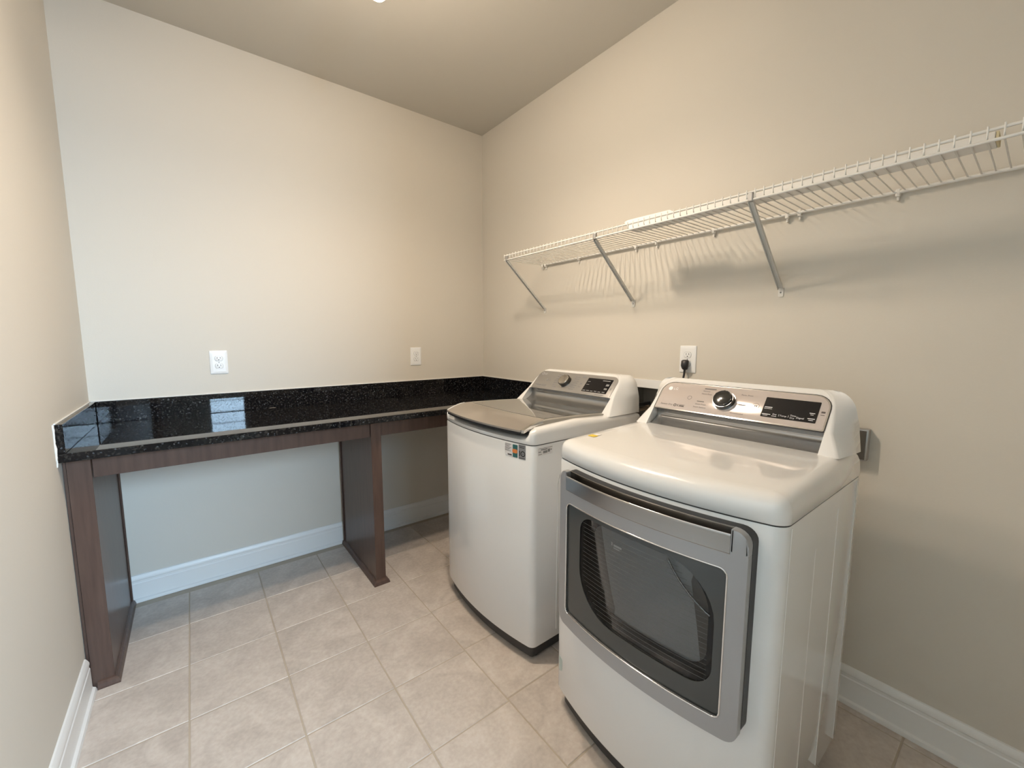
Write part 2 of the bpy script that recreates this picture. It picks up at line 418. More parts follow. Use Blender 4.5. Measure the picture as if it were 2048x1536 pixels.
# ------------------------------------------------------------------ granite counter
CT = thing('granite_countertop', 'polished black granite countertop with a low backsplash along the back wall', 'countertop', (-1.09, -0.32, 0.882))
off = Vector((-1.09, -0.32, 0.882))
def B_at(x0, x1, y0, y1, z0, z1, bev=0.0, seg=2):
    return B(x0-off.x, x1-off.x, y0-off.y, y1-off.y, z0-off.z, z1-off.z, bev, seg)
obj('slab', B_at(-W+0.001, -0.001, -0.652, -0.001, 0.881, 0.912, 0.004), 'granite', CT)
obj('backsplash', B_at(-W+0.024, -0.024, -0.021, -0.001, 0.9125, 1.013, 0.0015), 'granite', CT)
for xa, xb in ((-W+0.001, -W+0.023), (-0.023, -0.001)):
    sp_ = B_at(xa, xb, -0.645, -0.001, 0.9125, 1.013, 0.0015)
    obj('backsplash', sp_, 'granite', CT)
def bead(path, r):
    bm = bmesh.new(); tube(bm, [Vector(p)-off for p in path], r, 6); return bm
obj('caulk_line', bead([(-W+0.003, -0.003, 1.014), (-0.003, -0.003, 1.014)], 0.0032), 'caulk', CT)
obj('caulk_line', bead([(-W+0.003, -0.640, 1.014), (-W+0.003, -0.003, 1.014)], 0.0032), 'caulk', CT)
obj('caulk_line', bead([(-0.003, -0.640, 1.014), (-0.003, -0.003, 1.014)], 0.0032), 'caulk', CT)
rag = [(-W+0.0005+random.uniform(0, 0.002), -0.650-random.uniform(0, 0.002), 0.868+0.146*k/16) for k in range(17)]
bm = bmesh.new(); tube(bm, [Vector(p)-off for p in rag], [0.002+random.uniform(0, 0.002) for _ in rag], 6)
obj('caulk_line', bm, 'caulk', CT, 60)

# ------------------------------------------------------------------ brown wooden base under the counter
CF = thing('counter_frame', 'brown stained wooden frame with two leg panels holding up the granite counter', 'counter frame', (-1.09, -0.3, 0))
off2 = Vector((-1.09, -0.3, 0))
def C_at(x0, x1, y0, y1, z0, z1, bev=0.0): return B(x0-off2.x, x1-off2.x, y0-off2.y, y1-off2.y, z0, z1, bev)
YF = -0.60
obj('filler_strip', C_at(-W+0.002, -2.166, YF+0.004, -0.03, 0.0, 0.872, 0.001), 'wood', CF)
ep = obj('leg_panel', C_at(-2.165, -2.103, YF, -0.026, 0.0, 0.8805, 0.0015), 'wood', CF)
obj('corner_bead', C_at(-2.103, -2.096, -0.040, -0.027, 0.02, 0.80, 0.002), 'wood', ep)
mp = obj('leg_panel', C_at(-1.095, -1.043, YF, -0.026, 0.0, 0.8805, 0.0015), 'wood', CF)
obj('corner_bead', C_at(-1.102, -1.095, -0.040, -0.027, 0.02, 0.80, 0.002), 'wood', mp)
obj('corner_bead', C_at(-1.043, -1.036, -0.040, -0.027, 0.02, 0.80, 0.002), 'wood', mp)
a1 = obj('apron', C_at(-2.101, -1.096, YF+0.012, YF+0.032, 0.801, 0.8805, 0.001), 'wood', CF)
obj('apron', C_at(-1.041, -0.03, YF+0.012, YF+0.032, 0.801, 0.8805, 0.001), 'wood', CF)
SHP = [(0, 0), (0.016, 0), (0.016, 0.006), (0.012, 0.018), (0.006, 0.025), (0, 0.028)]
def shoe(path, parent):   # path of (x, y) points; moulding stands to the right of travel
    rings = []
    for i, (x, y) in enumerate(path):
        p = Vector((x, y)); dirs = []
        if i > 0: dirs.append((p-Vector(path[i-1])).normalized())
        if i < len(path)-1: dirs.append((Vector(path[i+1])-p).normalized())
        nrm = sum((Vector((d.y, -d.x)) for d in dirs), Vector((0, 0)))
        if len(dirs) == 2: nrm = nrm / (1 + dirs[0].dot(dirs[1]))
        rings.append([Vector((p.x+nrm.x*q[0]-off2.x, p.y+nrm.y*q[0]-off2.y, q[1])) for q in SHP])
    bm = bmesh.new(); loft(bm, rings); return obj('shoe_moulding', bm, 'wood', parent)
shoe([(-2.103, -0.026), (-2.103, YF), (-2.150, YF)][::-1], ep)
shoe([(-1.095, -0.026), (-1.095, YF), (-1.043, YF), (-1.043, -0.026)], mp)

# ------------------------------------------------------------------ wall outlets
def outlet(label, loc, rotz, plugged=False):
    """local: x right, z up, front faces -y"""
    o = thing('wall_outlet', label, 'outlet', loc, rotz, 'white duplex outlets on the walls')
    f = lambda p, q, n: (p, -n, q)
    bm = bmesh.new(); w, h = 0.039, 0.061
    rings = [[Vector(f(p, q, n)) for p, q in rrect(-w+d, w-d, -h+d, h-d, 0.003, 2)] for d, n in
             ((0, 0), (0, 0.003), (0.0015, 0.0045), (0.012, 0.0068), (0.013, 0.0068))]
    loft(bm, rings); obj('cover_plate', bm, 'plate', o, 20)
    for zc in (0.0195, -0.0195):
        poly = []
        for k in range(32):
            a = 2*math.pi*k/32; poly.append((0.0172*math.cos(a), zc + max(-0.0128, min(0.0128, 0.0172*math.sin(a)))))
        obj('receptacle_gap', plate([(p*1.06, zc+(q-zc)*1.07) for p, q in poly], 0.0066, 0.00695, f), 'ink_grey', o)
        rc = obj('receptacle', plate(poly, 0.006, 0.0082, f, 0.0006), 'plate', o, 30)
        if plugged and zc < 0: continue
        for sx, sh in ((-0.0063, 0.0042), (0.0063, 0.0035)):
            obj('slot', plate([(sx-0.0011, zc+0.004-sh), (sx+0.0011, zc+0.004-sh), (sx+0.0011, zc+0.004+sh), (sx-0.0011, zc+0.004+sh)], 0.008, 0.0086, f), 'slot', rc)
        obj('ground_hole', plate([(0.0024*math.cos(6.2832*k/12), zc-0.0068+0.0026*math.sin(6.2832*k/12)) for k in range(12)], 0.008, 0.0086, f), 'slot', rc)
    obj('screw', plate([(0.0026*math.cos(6.2832*k/12), 0.0026*math.sin(6.2832*k/12)) for k in range(12)], 0.0066, 0.0078, f), 'ink_grey', o)
    return o
outlet('white duplex outlet on the back wall above the left half of the counter', (-1.678, 0, 1.178), 0)
outlet('white duplex outlet on the back wall near the corner', (-0.563, 0, 1.180), 0)
# the right wall: local -y must face world -x
outlet('white duplex outlet with a black plug in it above the dryer', (0, -1.673, 1.210), R(-90), True)
pc = thing('power_cord', 'black plug and cord hanging from the outlet behind the dryer', 'power cord', (0, -1.671, 1.190))
bm = bmesh.new()
rings = []
for z, w, d in ((0.017, 0.0125, 0.010), (0.012, 0.0165, 0.014), (-0.008, 0.0165, 0.016), (-0.020, 0.0135, 0.014), (-0.027, 0.010, 0.011)):
    rings.append([Vector((-0.009-d-d*0.9*math.cos(6.2832*k/16), w*math.sin(6.2832*k/16), z)) for k in range(16)])
loft(bm, rings); obj('plug', bm, 'black', pc, 50)
bm = bmesh.new(); tube(bm, [(-0.022, 0, -0.025), (-0.022, 0.002, -0.05), (-0.024, 0.008, -0.09), (-0.03, 0.016, -0.16), (-0.05, 0.02, -0.3), (-0.06, 0.015, -0.55), (-0.09, 0.01, -0.7)], 0.0048, 8)
obj('cord', bm, 'black', pc, 60)

# dryer power receptacle low on the right wall, half behind the dryer
dr = thing('dryer_receptacle', 'dark steel box on the right wall just beside the dryer', 'outlet', (0, -2.285, 0.948))
obj('box', B(-0.030, -0.001, -0.049, 0.055, -0.054, 0.054, 0.003), 'galvanized', dr, 30)
obj('face_plate', B(-0.033, -0.030, -0.044, 0.050, -0.049, 0.049, 0.001), 'dark_steel', dr)
bm = bmesh.new(); tube(bm, [(-0.033, -0.018, -0.012), (-0.045, -0.018, -0.012)], 0.009, 12); obj('plug_socket', bm, 'black', dr, 40)

# recessed laundry supply box between the machines
sb = thing('supply_box', 'white framed recessed water supply box in the wall between washer and dryer', 'supply box', (0, -1.49, 0.968))
f = lambda p, q, n: (-n, -p, q)
y0, y1, z0, z1 = -(BX[1]+1.49), -(BX[0]+1.49), BX[2]-0.968, BX[3]-0.968
obj('frame', ring_plate(rrect(y0-0.035, y1+0.035, z0-0.03, z1+0.038, 0.006, 2), rrect(y0+0.003, y1-0.003, z0+0.003, z1-0.003, 0.003, 2), 0.0, 0.007, f), 'plate', sb, 30)
lin = bmesh.new()
box(lin, 0.001, 0.095, -y1+0.001, -y1+0.004, z0+0.001, z1-0.001); box(lin, 0.001, 0.095, -y0-0.004, -y0-0.001, z0+0.001, z1-0.001)
box(lin, 0.001, 0.095, -y1+0.004, -y0-0.004, z0+0.001, z0+0.004); box(lin, 0.001, 0.095, -y1+0.004, -y0-0.004, z1-0.004, z1-0.001)
box(lin, 0.094, 0.098, -y1+0.004, -y0-0.004, z0+0.004, z1-0.004)
obj('liner', lin, 'liner', sb)
for yy in (0.055, -0.045):
    bm = bmesh.new(); tube(bm, [(0.055, yy, z0+0.004), (0.055, yy, -0.005)], 0.011, 12); tube(bm, [(0.055, yy, -0.02), (-0.035, yy, -0.022)], 0.010, 12)
    v = obj('valve', bm, 'brass', sb, 40)
    obj('lever', B(-0.030, 0.07, yy-0.006, yy+0.006, -0.004, 0.012, 0.002), 'black', v)
    bm = bmesh.new(); tube(bm, [(-0.03, yy, -0.022), (-0.055, yy, -0.03), (-0.06, yy, -0.08), (-0.055, yy+0.02, -0.3)], 0.011, 10); obj('hose', bm, 'base_dark', v, 50)

# ------------------------------------------------------------------ wire shelf
SY0, SY1, SZ, SXF = -0.680, -2.98, 1.757, -0.305
ws = thing('wire_shelf', 'long white wire shelf on diagonal braces high on the right wall', 'shelf', (0, SY0, SZ))
def rod(name, x, z, r):
    bm = bmesh.new(); tube(bm, [(x, 0, z), (x, SY1-SY0, z)], r, 8); return obj(name, bm, 'white_wire', ws, 60)
rod('rail', SXF, 0.0, 0.0040); rod('rail', SXF, 0.024, 0.0040); rod('rail', -0.014, 0.002, 0.0060)
bm = bmesh.new(); tube(bm, [(-0.014, 0, 0.0035), (SXF+0.006, 0, 0.0035), (SXF-0.001, 0, 0.006), (SXF-0.0035, 0, 0.012), (SXF-0.0035, 0, 0.032)], 0.0019, 6)
wm = mesh_of(bm, 'wire', 60); wm.materials.append(M['white_wire'])
yy = -0.004
while SY0+yy > SY1:
    o = bpy.data.objects.new('wire', wm); COL.objects.link(o); o.parent = ws; o.location = (0, yy, 0); yy -= 0.0262
for y in (-0.705, -1.368, -2.033, -2.70):
    ly = y - SY0
    bm = bmesh.new()
    a = Vector((SXF+0.004, ly, -0.002)); b = Vector((-0.006, ly, -0.262))
    d = (b-a).normalized(); s = Vector((0, 1, 0)); nn = d.cross(s)
    prof = [(-0.0085, 0.0), (-0.0085, 0.010), (-0.0065, 0.010), (-0.0065, 0.002), (0.0065, 0.002), (0.0065, 0.010), (0.0085, 0.010), (0.0085, 0.0)]
    loft(bm, [[p0 + s*q[0] - nn*q[1] for q in prof] for p0 in (a, b)])
    br = obj('brace', bm, 'brace', ws)
    obj('mounting_plate', plate(rrect(-0.009, 0.009, -0.295, -0.258, 0.005, 3), 0.0008, 0.004, lambda p, q, n, ly=ly: (-n, ly-p, q)), 'white_wire', br)
    obj('screw', plate([(0.003*math.cos(6.2832*k/10), -0.279+0.003*math.sin(6.2832*k/10)) for k in range(10)], 0.004, 0.0055, lambda p, q, n, ly=ly: (-n, ly-p, q)), 'ink_grey', br)
    obj('hook', B(SXF-0.007, SXF+0.008, ly-0.008, ly+0.008, -0.006, 0.022, 0.003), 'galvanized', br)
for y in (-0.690, -0.718, -0.995, -1.379, -1.495, -1.766, -2.040, -2.080, -2.345):
    ly = y-SY0
    bm = bmesh.new(); box(bm, -0.020, -0.001, ly-0.006, ly+0.006, -0.012, 0.011, 0.003); box(bm, -0.012, -0.001, ly-0.003, ly+0.003, -0.024, -0.010, 0.001)
    obj('wall_clip', bm, 'white_wire', ws)

# long flat carton lying on the shelf
ca = thing('flat_carton', 'long flat white carton lying on the wire shelf', 'carton', (-0.245, -2.03, 1.7632))
obj('body', B(-0.032, 0.032, -0.525, 0.50, 0, 0.022, 0.002), 'carton', ca)
fb = bmesh.new()
extrude_profile(fb, [(0.285, 0.0222), (0.505, 0.0222), (0.515, 0.023), (0.522, 0.040), (0.505, 0.044), (0.310, 0.041), (0.295, 0.031)], -0.031, 0.030, lambda p, t: Vector((t, p[0], p[1])))
obj('end_flap', fb, 'carton', ca)
obj('end_cap', B(-0.031, 0.031, -0.530, -0.5255, 0.001, 0.021), 'carton_end', ca)

# ------------------------------------------------------------------ appliances
def plan(hw, dep, S, rad, d=0.0, nf=28, extra=None):
    """bowed plan outline, clockwise from front-left, inset by d"""
    pts = []; h = hw-d; r = max(rad-d*0.6, 0.006); y0 = d; y1 = dep-d
    def bow(u, v):
        wgt = max(0.0, min(1.0, 1-(v-y0)/0.10)); return v - S*(1-min(1.0, (u/hw)**2))*wgt
    for k in range(7): a = R(180+90*k/6); pts.append((-h+r+r*math.cos(a), y0+r+r*math.sin(a)))
    for k in range(1, nf): pts.append((-h+r+(2*h-2*r)*k/nf, y0))
    for k in range(7): a = R(270+90*k/6); pts.append((h-r+r*math.cos(a), y0+r+r*math.sin(a)))
    pts.append((h, y0+(y1-y0)*0.35)); pts.append((h, y0+(y1-y0)*0.65))
    rb = 0.012
    for k in range(3): a = R(0+90*k/2); pts.append((h-rb+rb*math.cos(a), y1-rb+rb*math.sin(a)))
    for k in range(3): a = R(90+90*k/2); pts.append((-h+rb+rb*math.cos(a), y1-rb+rb*math.sin(a)))
    pts.append((-h, y0+(y1-y0)*0.65)); pts.append((-h, y0+(y1-y0)*0.35))
    return [(u, bow(u, v)) for u, v in pts]
def lerp(tab, x):
    for (a, fa), (b, fb) in zip(tab, tab[1:]):
        if x <= b: return fa + (fb-fa)*max(0, (x-a))/(b-a)
    return tab[-1][1]

def console(root, zd, zp, zt, vb, vp0, vp1, hf, hb, hn, ma):
    """white housing of the control panel. zd deck, zp panel bottom, zt panel top; vb back; panel plane from (vp0, zp) to (vp1, zt)"""
    sl = (vp1-vp0)/(zt-zp)
    bm = bmesh.new(); rings = []
    def section(z, vn_off, shrink, fr, hfz, hbz):
        vp = vp0 + sl*(z-zp) + fr; h = hfz-shrink; hbk = hbz-shrink; n = min(hn, h-0.012)
        r = 0.012; pts = []
        for k in range(5): a = R(208+62*k/4); pts.append((-h+r+r*math.cos(a), vp+r+r*math.sin(a)))
        pts += [(-n, vp), (-n+0.002, vp+vn_off), (n-0.002, vp+vn_off), (n, vp)]
        for k in range(5): a = R(270+62*k/4); pts.append((h-r+r*math.cos(a), vp+r+r*math.sin(a)))
        vmid = (vp+vb)/2
        pts.append((h+(hbk-h)*0.62, vmid))
        pts += [(hbk, vb-0.012), (hbk-0.012, vb), (-hbk+0.012, vb), (-hbk, vb-0.012)]
        pts.append((-h-(hbk-h)*0.62, vmid))
        return [Vector((u, v, z)) for u, v in pts]
    H_ = lambda z: lerp(hf, z); HB = lambda z: lerp(hb, z)
    notch = 0.062
    rings.append(section(zd, notch, 0, 0, H_(zd), HB(zd)))
    rings.append(section((zd+zp)/2, notch, 0, 0, H_((zd+zp)/2), HB((zd+zp)/2)))
    rings.append(section(zp-0.002, notch, 0, 0, H_(zp), HB(zp)))
    rings.append(section(zp, 0.0, 0, 0, H_(zp), HB(zp)))
    for k in range(1, 4):
        z = zp+(zt-0.035-zp)*k/3; rings.append(section(z, 0, 0, 0, H_(z), HB(z)))
    # rounded shoulders towards the top
    for k in range(1, 7):
        a = R(90*k/6); z = zt-0.035+0.047*math.sin(a); rings.append(section(z, 0, 0.040*(1-math.cos(a)), 0.012*(1-math.cos(a)), H_(z), HB(z)))
    loft(bm, rings)
    body = obj('console', bm, ma, root, 65)
    # concave metal strip under the panel
    bm = bmesh.new(); pr = []
    vbot = vp0 + sl*(zd-zp)
    for k in range(9):
        tt = k/8; z = zd+0.001+(zp-zd-0.003)*tt
        v = (vbot+0.020)*(1-tt) + (vp0+0.006)*tt + 0.030*math.sin(math.pi*tt)**0.9
        pr.append((v, z))
    pr += [(vp0+0.050, zp-0.003), (vbot+0.065, zd+0.001)]
    extrude_profile(bm, pr, -hn+0.004, hn-0.004, lambda p, t: Vector((t, p[0], p[1])))
    obj('metal_strip', bm, 'strip', body, 40)
    nl = math.hypot(vp1-vp0, zt-zp); ev, ez = (vp1-vp0)/nl, (zt-zp)/nl
    fn = lambda p, q, n: (p, vp0 + ev*q - ez*n, zp + ez*q + ev*n)
    return body, fn, nl
def knob(parent, fn, p, q, r, h, face, side):
    kn = obj('knob', plate([(p+r*math.cos(6.2832*k/36), q+r*math.sin(6.2832*k/36)) for k in range(36)], 0.0005, h*0.75, fn), side, parent, 30)
    rr = r*0.90
    obj('knob_cap', plate([(p+rr*math.cos(6.2832*k/36), q+rr*math.sin(6.2832*k/36)) for k in range(36)], h*0.75, h, fn, 0.003), face, kn, 40)
    k2 = 36
    obj('knob_ring', ring_plate([(p+r*1.10*math.cos(6.2832*k/k2), q+r*1.10*math.sin(6.2832*k/k2)) for k in range(k2)],
                                [(p+r*1.005*math.cos(6.2832*k/k2), q+r*1.005*math.sin(6.2832*k/k2)) for k in range(k2)], 0.0003, 0.003, fn), 'chrome', kn, 30)

# ---- washer ---------------------------------------------------------------
WA = thing('washing_machine', 'white top-load washing machine with a steel-fronted glass lid beside the counter', 'washing machine', (-0.795, -1.18, 0), R(-90))
hw, dep, S = 0.338, 0.675, 0.042
bm = bmesh.new()
loft(bm, [[Vector((u, v, z)) for u, v in plan(hw, dep, S, 0.022, d)] for z, d in ((0.066, 0.006), (0.068, 0.002), (0.073, 0.0), (0.893, 0.0), (0.897, 0.002))])
wbody = obj('cabinet', bm, 'white_enamel', WA, 35)
bm = bmesh.new(); loft(bm, [[Vector((u, v, z)) for u, v in plan(hw, dep, S, 0.022, 0.022)] for z in (0.012, 0.067)])
obj('base', bm, 'base_dark', WA, 35)
for fx, fy in ((-0.29, 0.05), (0.29, 0.05), (-0.29, 0.62), (0.29, 0.62)):
    bm = bmesh.new(); lathe(bm, [(0.018, 0.0), (0.018, 0.008), (0.008, 0.010), (0.008, 0.02)], 12, (fx, fy, 0)); obj('foot', bm, 'black', WA)
obj('seam_gap', loft(bmesh.new(), [[Vector((u, v, z)) for u, v in plan(hw, dep, S, 0.022, 0.003)] for z in (0.896, 0.903)]), 'base_dark', WA, 35)
ZT = [(-0.05, 0.946), (0.0, 0.956), (0.04, 0.968), (0.09, 0.975), (0.30, 0.970), (0.52, 0.958), (0.70, 0.955)]
def sstep(a, b, x):
    t = max(0, min(1, (x-a)/(b-a))); return t*t*(3-2*t)
rings = []
for base, frac, d in ((0.9005, 0, 0.0015), (0.902, 0, 0.0), (0.915, 0, 0.0), (0, 0.50, 0.0), (0, 0.74, 0.003), (0, 0.90, 0.010), (0, 0.975, 0.020), (0, 1.0, 0.030), (0, 1.0, 0.034)):
    ring = []
    for (u, v), (u0, v0) in zip(plan(hw, dep, S, 0.022, d), plan(hw, dep, S, 0.022, 0.0)):
        zt = lerp(ZT, v0)
        z = base if base else 0.915 + (zt-0.915)*frac
        if base == 0:          # hand scoop under the lid's front edge
            s = (1-sstep(0.285, 0.315, abs(u0))) * (1 if v0 < 0.02 else 0)
            v += 0.075*s*min(1, frac**2); z -= (z-0.918)*0.75*s
        ring.append(Vector((u, v, z)))
    rings.append(ring)
bm = bmesh.new(); loft(bm, rings)
wtop = obj('top_cover', bm, 'white_plastic', WA, 50)
# lid
LID = lambda v: lerp([(-0.06, 0.946), (-0.03, 0.955), (0.0, 0.966), (0.04, 0.977), (0.09, 0.981), (0.30, 0.975), (0.54, 0.962)], v)
def bowv(u): return -S*(1-(u/hw)**2)
def lid_sheet(u0, u1, vs, th, up_=0.0, bowed=1.0, nu=24, lab=None):
    bm = bmesh.new(); g = []
    for side in (0, 1):
        rows = []
        for v in vs:
            wgt = max(0.0, min(1.0, 1-(v-0.0)/0.30))*bowed
            row = []
            for i in range(nu+1):
                u = u0+(u1-u0)*i/nu; vv = v + bowv(u)*wgt
                row.append(bm.verts.new((u, vv, LID(v-0.03*wgt) + up_ - (th if side else 0))))
            rows.append(row)
        g.append(rows)
    nv = len(vs)
    for side in (0, 1):
        for j in range(nv-1):
            for i in range(nu):
                q = (g[side][j][i], g[side][j][i+1], g[side][j+1][i+1], g[side][j+1][i]); bm.faces.new(q if side == 0 else q[::-1])
    for j in range(nv-1):
        for i in (0, nu): bm.faces.new((g[0][j][i], g[0][j+1][i], g[1][j+1][i], g[1][j][i]))
    for i in range(nu):
        for j in (0, nv-1): bm.faces.new((g[0][j][i], g[0][j][i+1], g[1][j][i+1], g[1][j][i]))
    return bm
lid = obj('lid', lid_sheet(-0.298, 0.298, [0.02, 0.03, 0.06, 0.10, 0.15, 0.2, 0.3, 0.4, 0.525], 0.016, 0.0), 'lid_frame', WA, 40)
obj('lid_front', lid_sheet(-0.285, 0.285, [-0.010, 0.0, 0.015, 0.03, 0.05, 0.07, 0.09, 0.112], 0.007, 0.0015), 'lid_steel', lid, 40)
obj('lid_glass', lid_sheet(-0.270, 0.270, [0.125, 0.15, 0.2, 0.3, 0.4, 0.50], 0.004, 0.0012), 'lid_glass', lid, 40)
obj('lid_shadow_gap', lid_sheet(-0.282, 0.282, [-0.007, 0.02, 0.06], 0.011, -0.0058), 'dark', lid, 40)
obj('lid_end_cap', lid_sheet(0.286, 0.299, [-0.006, 0.0, 0.015, 0.03, 0.05, 0.07, 0.09], 0.012, 0.002, nu=2), 'chrome', lid, 40)
obj('lid_end_cap', lid_sheet(-0.299, -0.286, [-0.006, 0.0, 0.015, 0.03, 0.05, 0.07, 0.09], 0.012, 0.002, nu=2), 'white_plastic', lid, 40)
# console: panel plane bottom x=-0.285 z=1.030, top x=-0.205 z=1.115
wcon, wfn, wl = console(WA, 0.958, 1.030, 1.118, 0.672, 0.510, 0.593,
                        [(0.958, 0.335), (1.030, 0.303), (1.118, 0.285), (1.2, 0.275)], [(0.958, 0.336), (1.03, 0.333), (1.118, 0.312), (1.2, 0.305)], 0.285, 'white_plastic')
wpan = obj('control_panel', plate(rrect(-0.276, 0.276, 0.0, 0.123, (0.004, 0.004, 0.036, 0.036), 6), -0.002, 0.0022, wfn, 0.001), 'panel_washer', wcon, 30)
wd = lambda p, q, n: wfn(p, q, n+0.0022)
obj('display', plate(rrect(0.094, 0.248, 0.018, 0.103, 0.002, 2), 0.0, 0.001, wd), 'display', wpan)
knob(wpan, wd, -0.045, 0.062, 0.034, 0.024, 'knob_face', 'knob_dark')
it = []
for k in range(7):
    a = -0.115 - 0.004*math.sin(k*1.3); it.append(('-', -0.128+0.003*abs(k-3), 0.020+0.0135*k, 0.034-0.0015*abs(k-3), 0.0042))
    it.append(('-', 0.010-0.002*abs(k-3), 0.018+0.0135*k, 0.032+0.0012*(k % 3), 0.0042))
it += [('-', -0.252, 0.021, 0.046, 0.006), ('-', -0.200, 0.018, 0.006, 0.012), ('-', -0.190, 0.018, 0.004, 0.012), ('-', -0.182, 0.018, 0.006, 0.012), ('-', -0.172, 0.018, 0.004, 0.012),
       ('-', -0.190, 0.054, 0.012, 0.014), ('-', -0.170, 0.056, 0.010, 0.010), ('-', 0.052, 0.100, 0.022, 0.009), ('-', 0.060, 0.058, 0.012, 0.008), ('-', 0.056, 0.040, 0.016, 0.003),
       ('-', 0.185, 0.006, 0.052, 0.005), ('-', 0.256, 0.042, 0.006, 0.014)]
lettering('printed_marks', it, 'ink_grey', wpan, wd)
lettering('logo', [('o', -0.246, 0.102, 0.0085, 0.0065), ('LG', -0.233, 0.096, 0.016)], 'ink_light', wpan, wd)
wd2 = lambda p, q, n: wd(p, q, n+0.001)
it = [('-', 0.102, 0.078, 0.016, 0.003), ('-', 0.102, 0.060, 0.018, 0.003)] + [('-', 0.100+0.024*k, 0.022+0.001*(k % 2), 0.017, 0.0045) for k in range(6)] + [('-', 0.222, 0.062, 0.018, 0.012), ('-', 0.222, 0.040, 0.018, 0.010), ('-', 0.190, 0.090, 0.045, 0.005)]
lettering('display_marks', it, 'ink_grey', wpan, wd2)
# stickers on the washer front and side (follow the bowed front)
def wfront(p, q, n): return (p, bowv(p) - 0.0004 - n, q)
obj('sticker', plate(rrect(0.196, 0.234, 0.842, 0.892, 0.001, 1), 0, 0.0004, wfront, ucuts=3), 'label_white', wbody)
st = obj('energy_sticker', plate(rrect(0.238, 0.263, 0.840, 0.891, 0.002, 2), 0, 0.0004, wfront, ucuts=2), 'label_teal', wbody)
obj('sticker_badge', plate(rrect(0.2365, 0.262, 0.857, 0.873, 0.006, 3), 0.0004, 0.0008, wfront, ucuts=2), 'label_orange', st)
st2 = obj('warranty_sticker', plate(rrect(0.268, 0.302, 0.838, 0.896, 0.002, 2), 0, 0.0004, wfront, ucuts=3), 'label_grey', wbody)
lettering('sticker_text', [('-', 0.2715, 0.850, 0.0042, 0.021), ('o', 0.2895, 0.8605, 0.0115, 0.0075), ('-', 0.2855, 0.8595, 0.008, 0.002), ('-', 0.271, 0.889, 0.027, 0.002), ('-', 0.273, 0.883, 0.024, 0.0025), ('-', 0.271, 0.842, 0.028, 0.002)], 'dark', st2, wfront, 0.0008)
lettering('sticker_text', [('-', 0.197, 0.888-0.0045*k, 0.034 - 0.006*(k % 3), 0.0014) for k in range(7)] + [('-', 0.212, 0.8445, 0.022, 0.005)], 'ink_dark', wbody, wfront, 0.0009)
def wside(p, q, n): return (hw + 0.0003 + n, p, q)
obj('rating_sticker', plate(rrect(0.022, 0.098, 0.858, 0.888, 0.001, 1), 0, 0.0004, wside), 'label_white', wbody)
lettering('sticker_text', [('-', 0.026, 0.884, 0.07, 0.0016), ('-', 0.036, 0.877, 0.034, 0.0045), ('-', 0.048, 0.864, 0.022, 0.010), ('-', 0.072, 0.866, 0.012, 0.012), ('-', 0.024, 0.870, 0.014, 0.003), ('-', 0.024, 0.861, 0.018, 0.002), ('-', 0.086, 0.872, 0.008, 0.004)], 'ink_grey', wbody, wside, 0.0009)
# pressed outline on the washer side panel
bm = bmesh.new(); tube(bm, [(hw, 0.13, 0.10), (hw, 0.13, 0.72), (hw, 0.14, 0.76), (hw, 0.17, 0.79), (hw, 0.21, 0.80), (hw, 0.60, 0.80)], 0.0018, 6); obj('panel_rib', bm, 'white_enamel', wbody, 60)

# ---- dryer ----------------------------------------------------------------
DR = thing('clothes_dryer', 'white front-load clothes dryer with a silver framed glass door nearest the camera', 'dryer', (-0.830, -2.030, 0), R(-90))
hw, dep, S = 0.341, 0.560, 0.054
def bowd(u): return -S*(1-min(1, (u/hw)**2))
bm = bmesh.new()
loft(bm, [[Vector((u, v, z)) for u, v in plan(hw, dep, S, 0.026, d)] for z, d in ((0.068, 0.006), (0.070, 0.002), (0.076, 0.0), (0.901, 0.0), (0.905, 0.002))])
dbody = obj('cabinet', bm, 'white_enamel', DR, 35)
bm = bmesh.new(); loft(bm, [[Vector((u, v, z)) for u, v in plan(hw, dep, S, 0.026, 0.024)] for z in (0.012, 0.069)])
obj('base', bm, 'base_dark', DR, 35)
for fx, fy in ((-0.29, 0.05), (0.29, 0.05), (-0.29, 0.50), (0.29, 0.50)):
    bm = bmesh.new(); lathe(bm, [(0.018, 0.0), (0.018, 0.008), (0.008, 0.010), (0.008, 0.02)], 12, (fx, fy, 0)); obj('foot', bm, 'black', DR)
obj('seam_gap', loft(bmesh.new(), [[Vector((u, v, z)) for u, v in plan(hw, dep, S, 0.026, 0.003)] for z in (0.904, 0.910)]), 'base_dark', DR, 35)
for v in (0.20, 0.36):
    bm = bmesh.new(); tube(bm, [(hw-0.0008, v, 0.10), (hw-0.0008, v, 0.80 if v < 0.3 else 0.86)], 0.0022, 6); obj('panel_rib', bm, 'white_enamel', dbody, 60)
bm = bmesh.new(); tube(bm, [(hw-0.0005, 0.028, 0.075), (hw-0.0005, 0.028, 0.90)], 0.0016, 6); obj('panel_rib', bm, 'white_enamel', dbody, 60)
bm = bmesh.new(); tube(bm, [(hw-0.0005, dep-0.035, 0.075), (hw-0.0005, dep-0.035, 0.90)], 0.0016, 6); obj('panel_rib', bm, 'white_enamel', dbody, 60)
ZD = [(-0.06, 0.966), (0.0, 0.970), (0.45, 0.984), (0.6, 0.985)]
rings = []
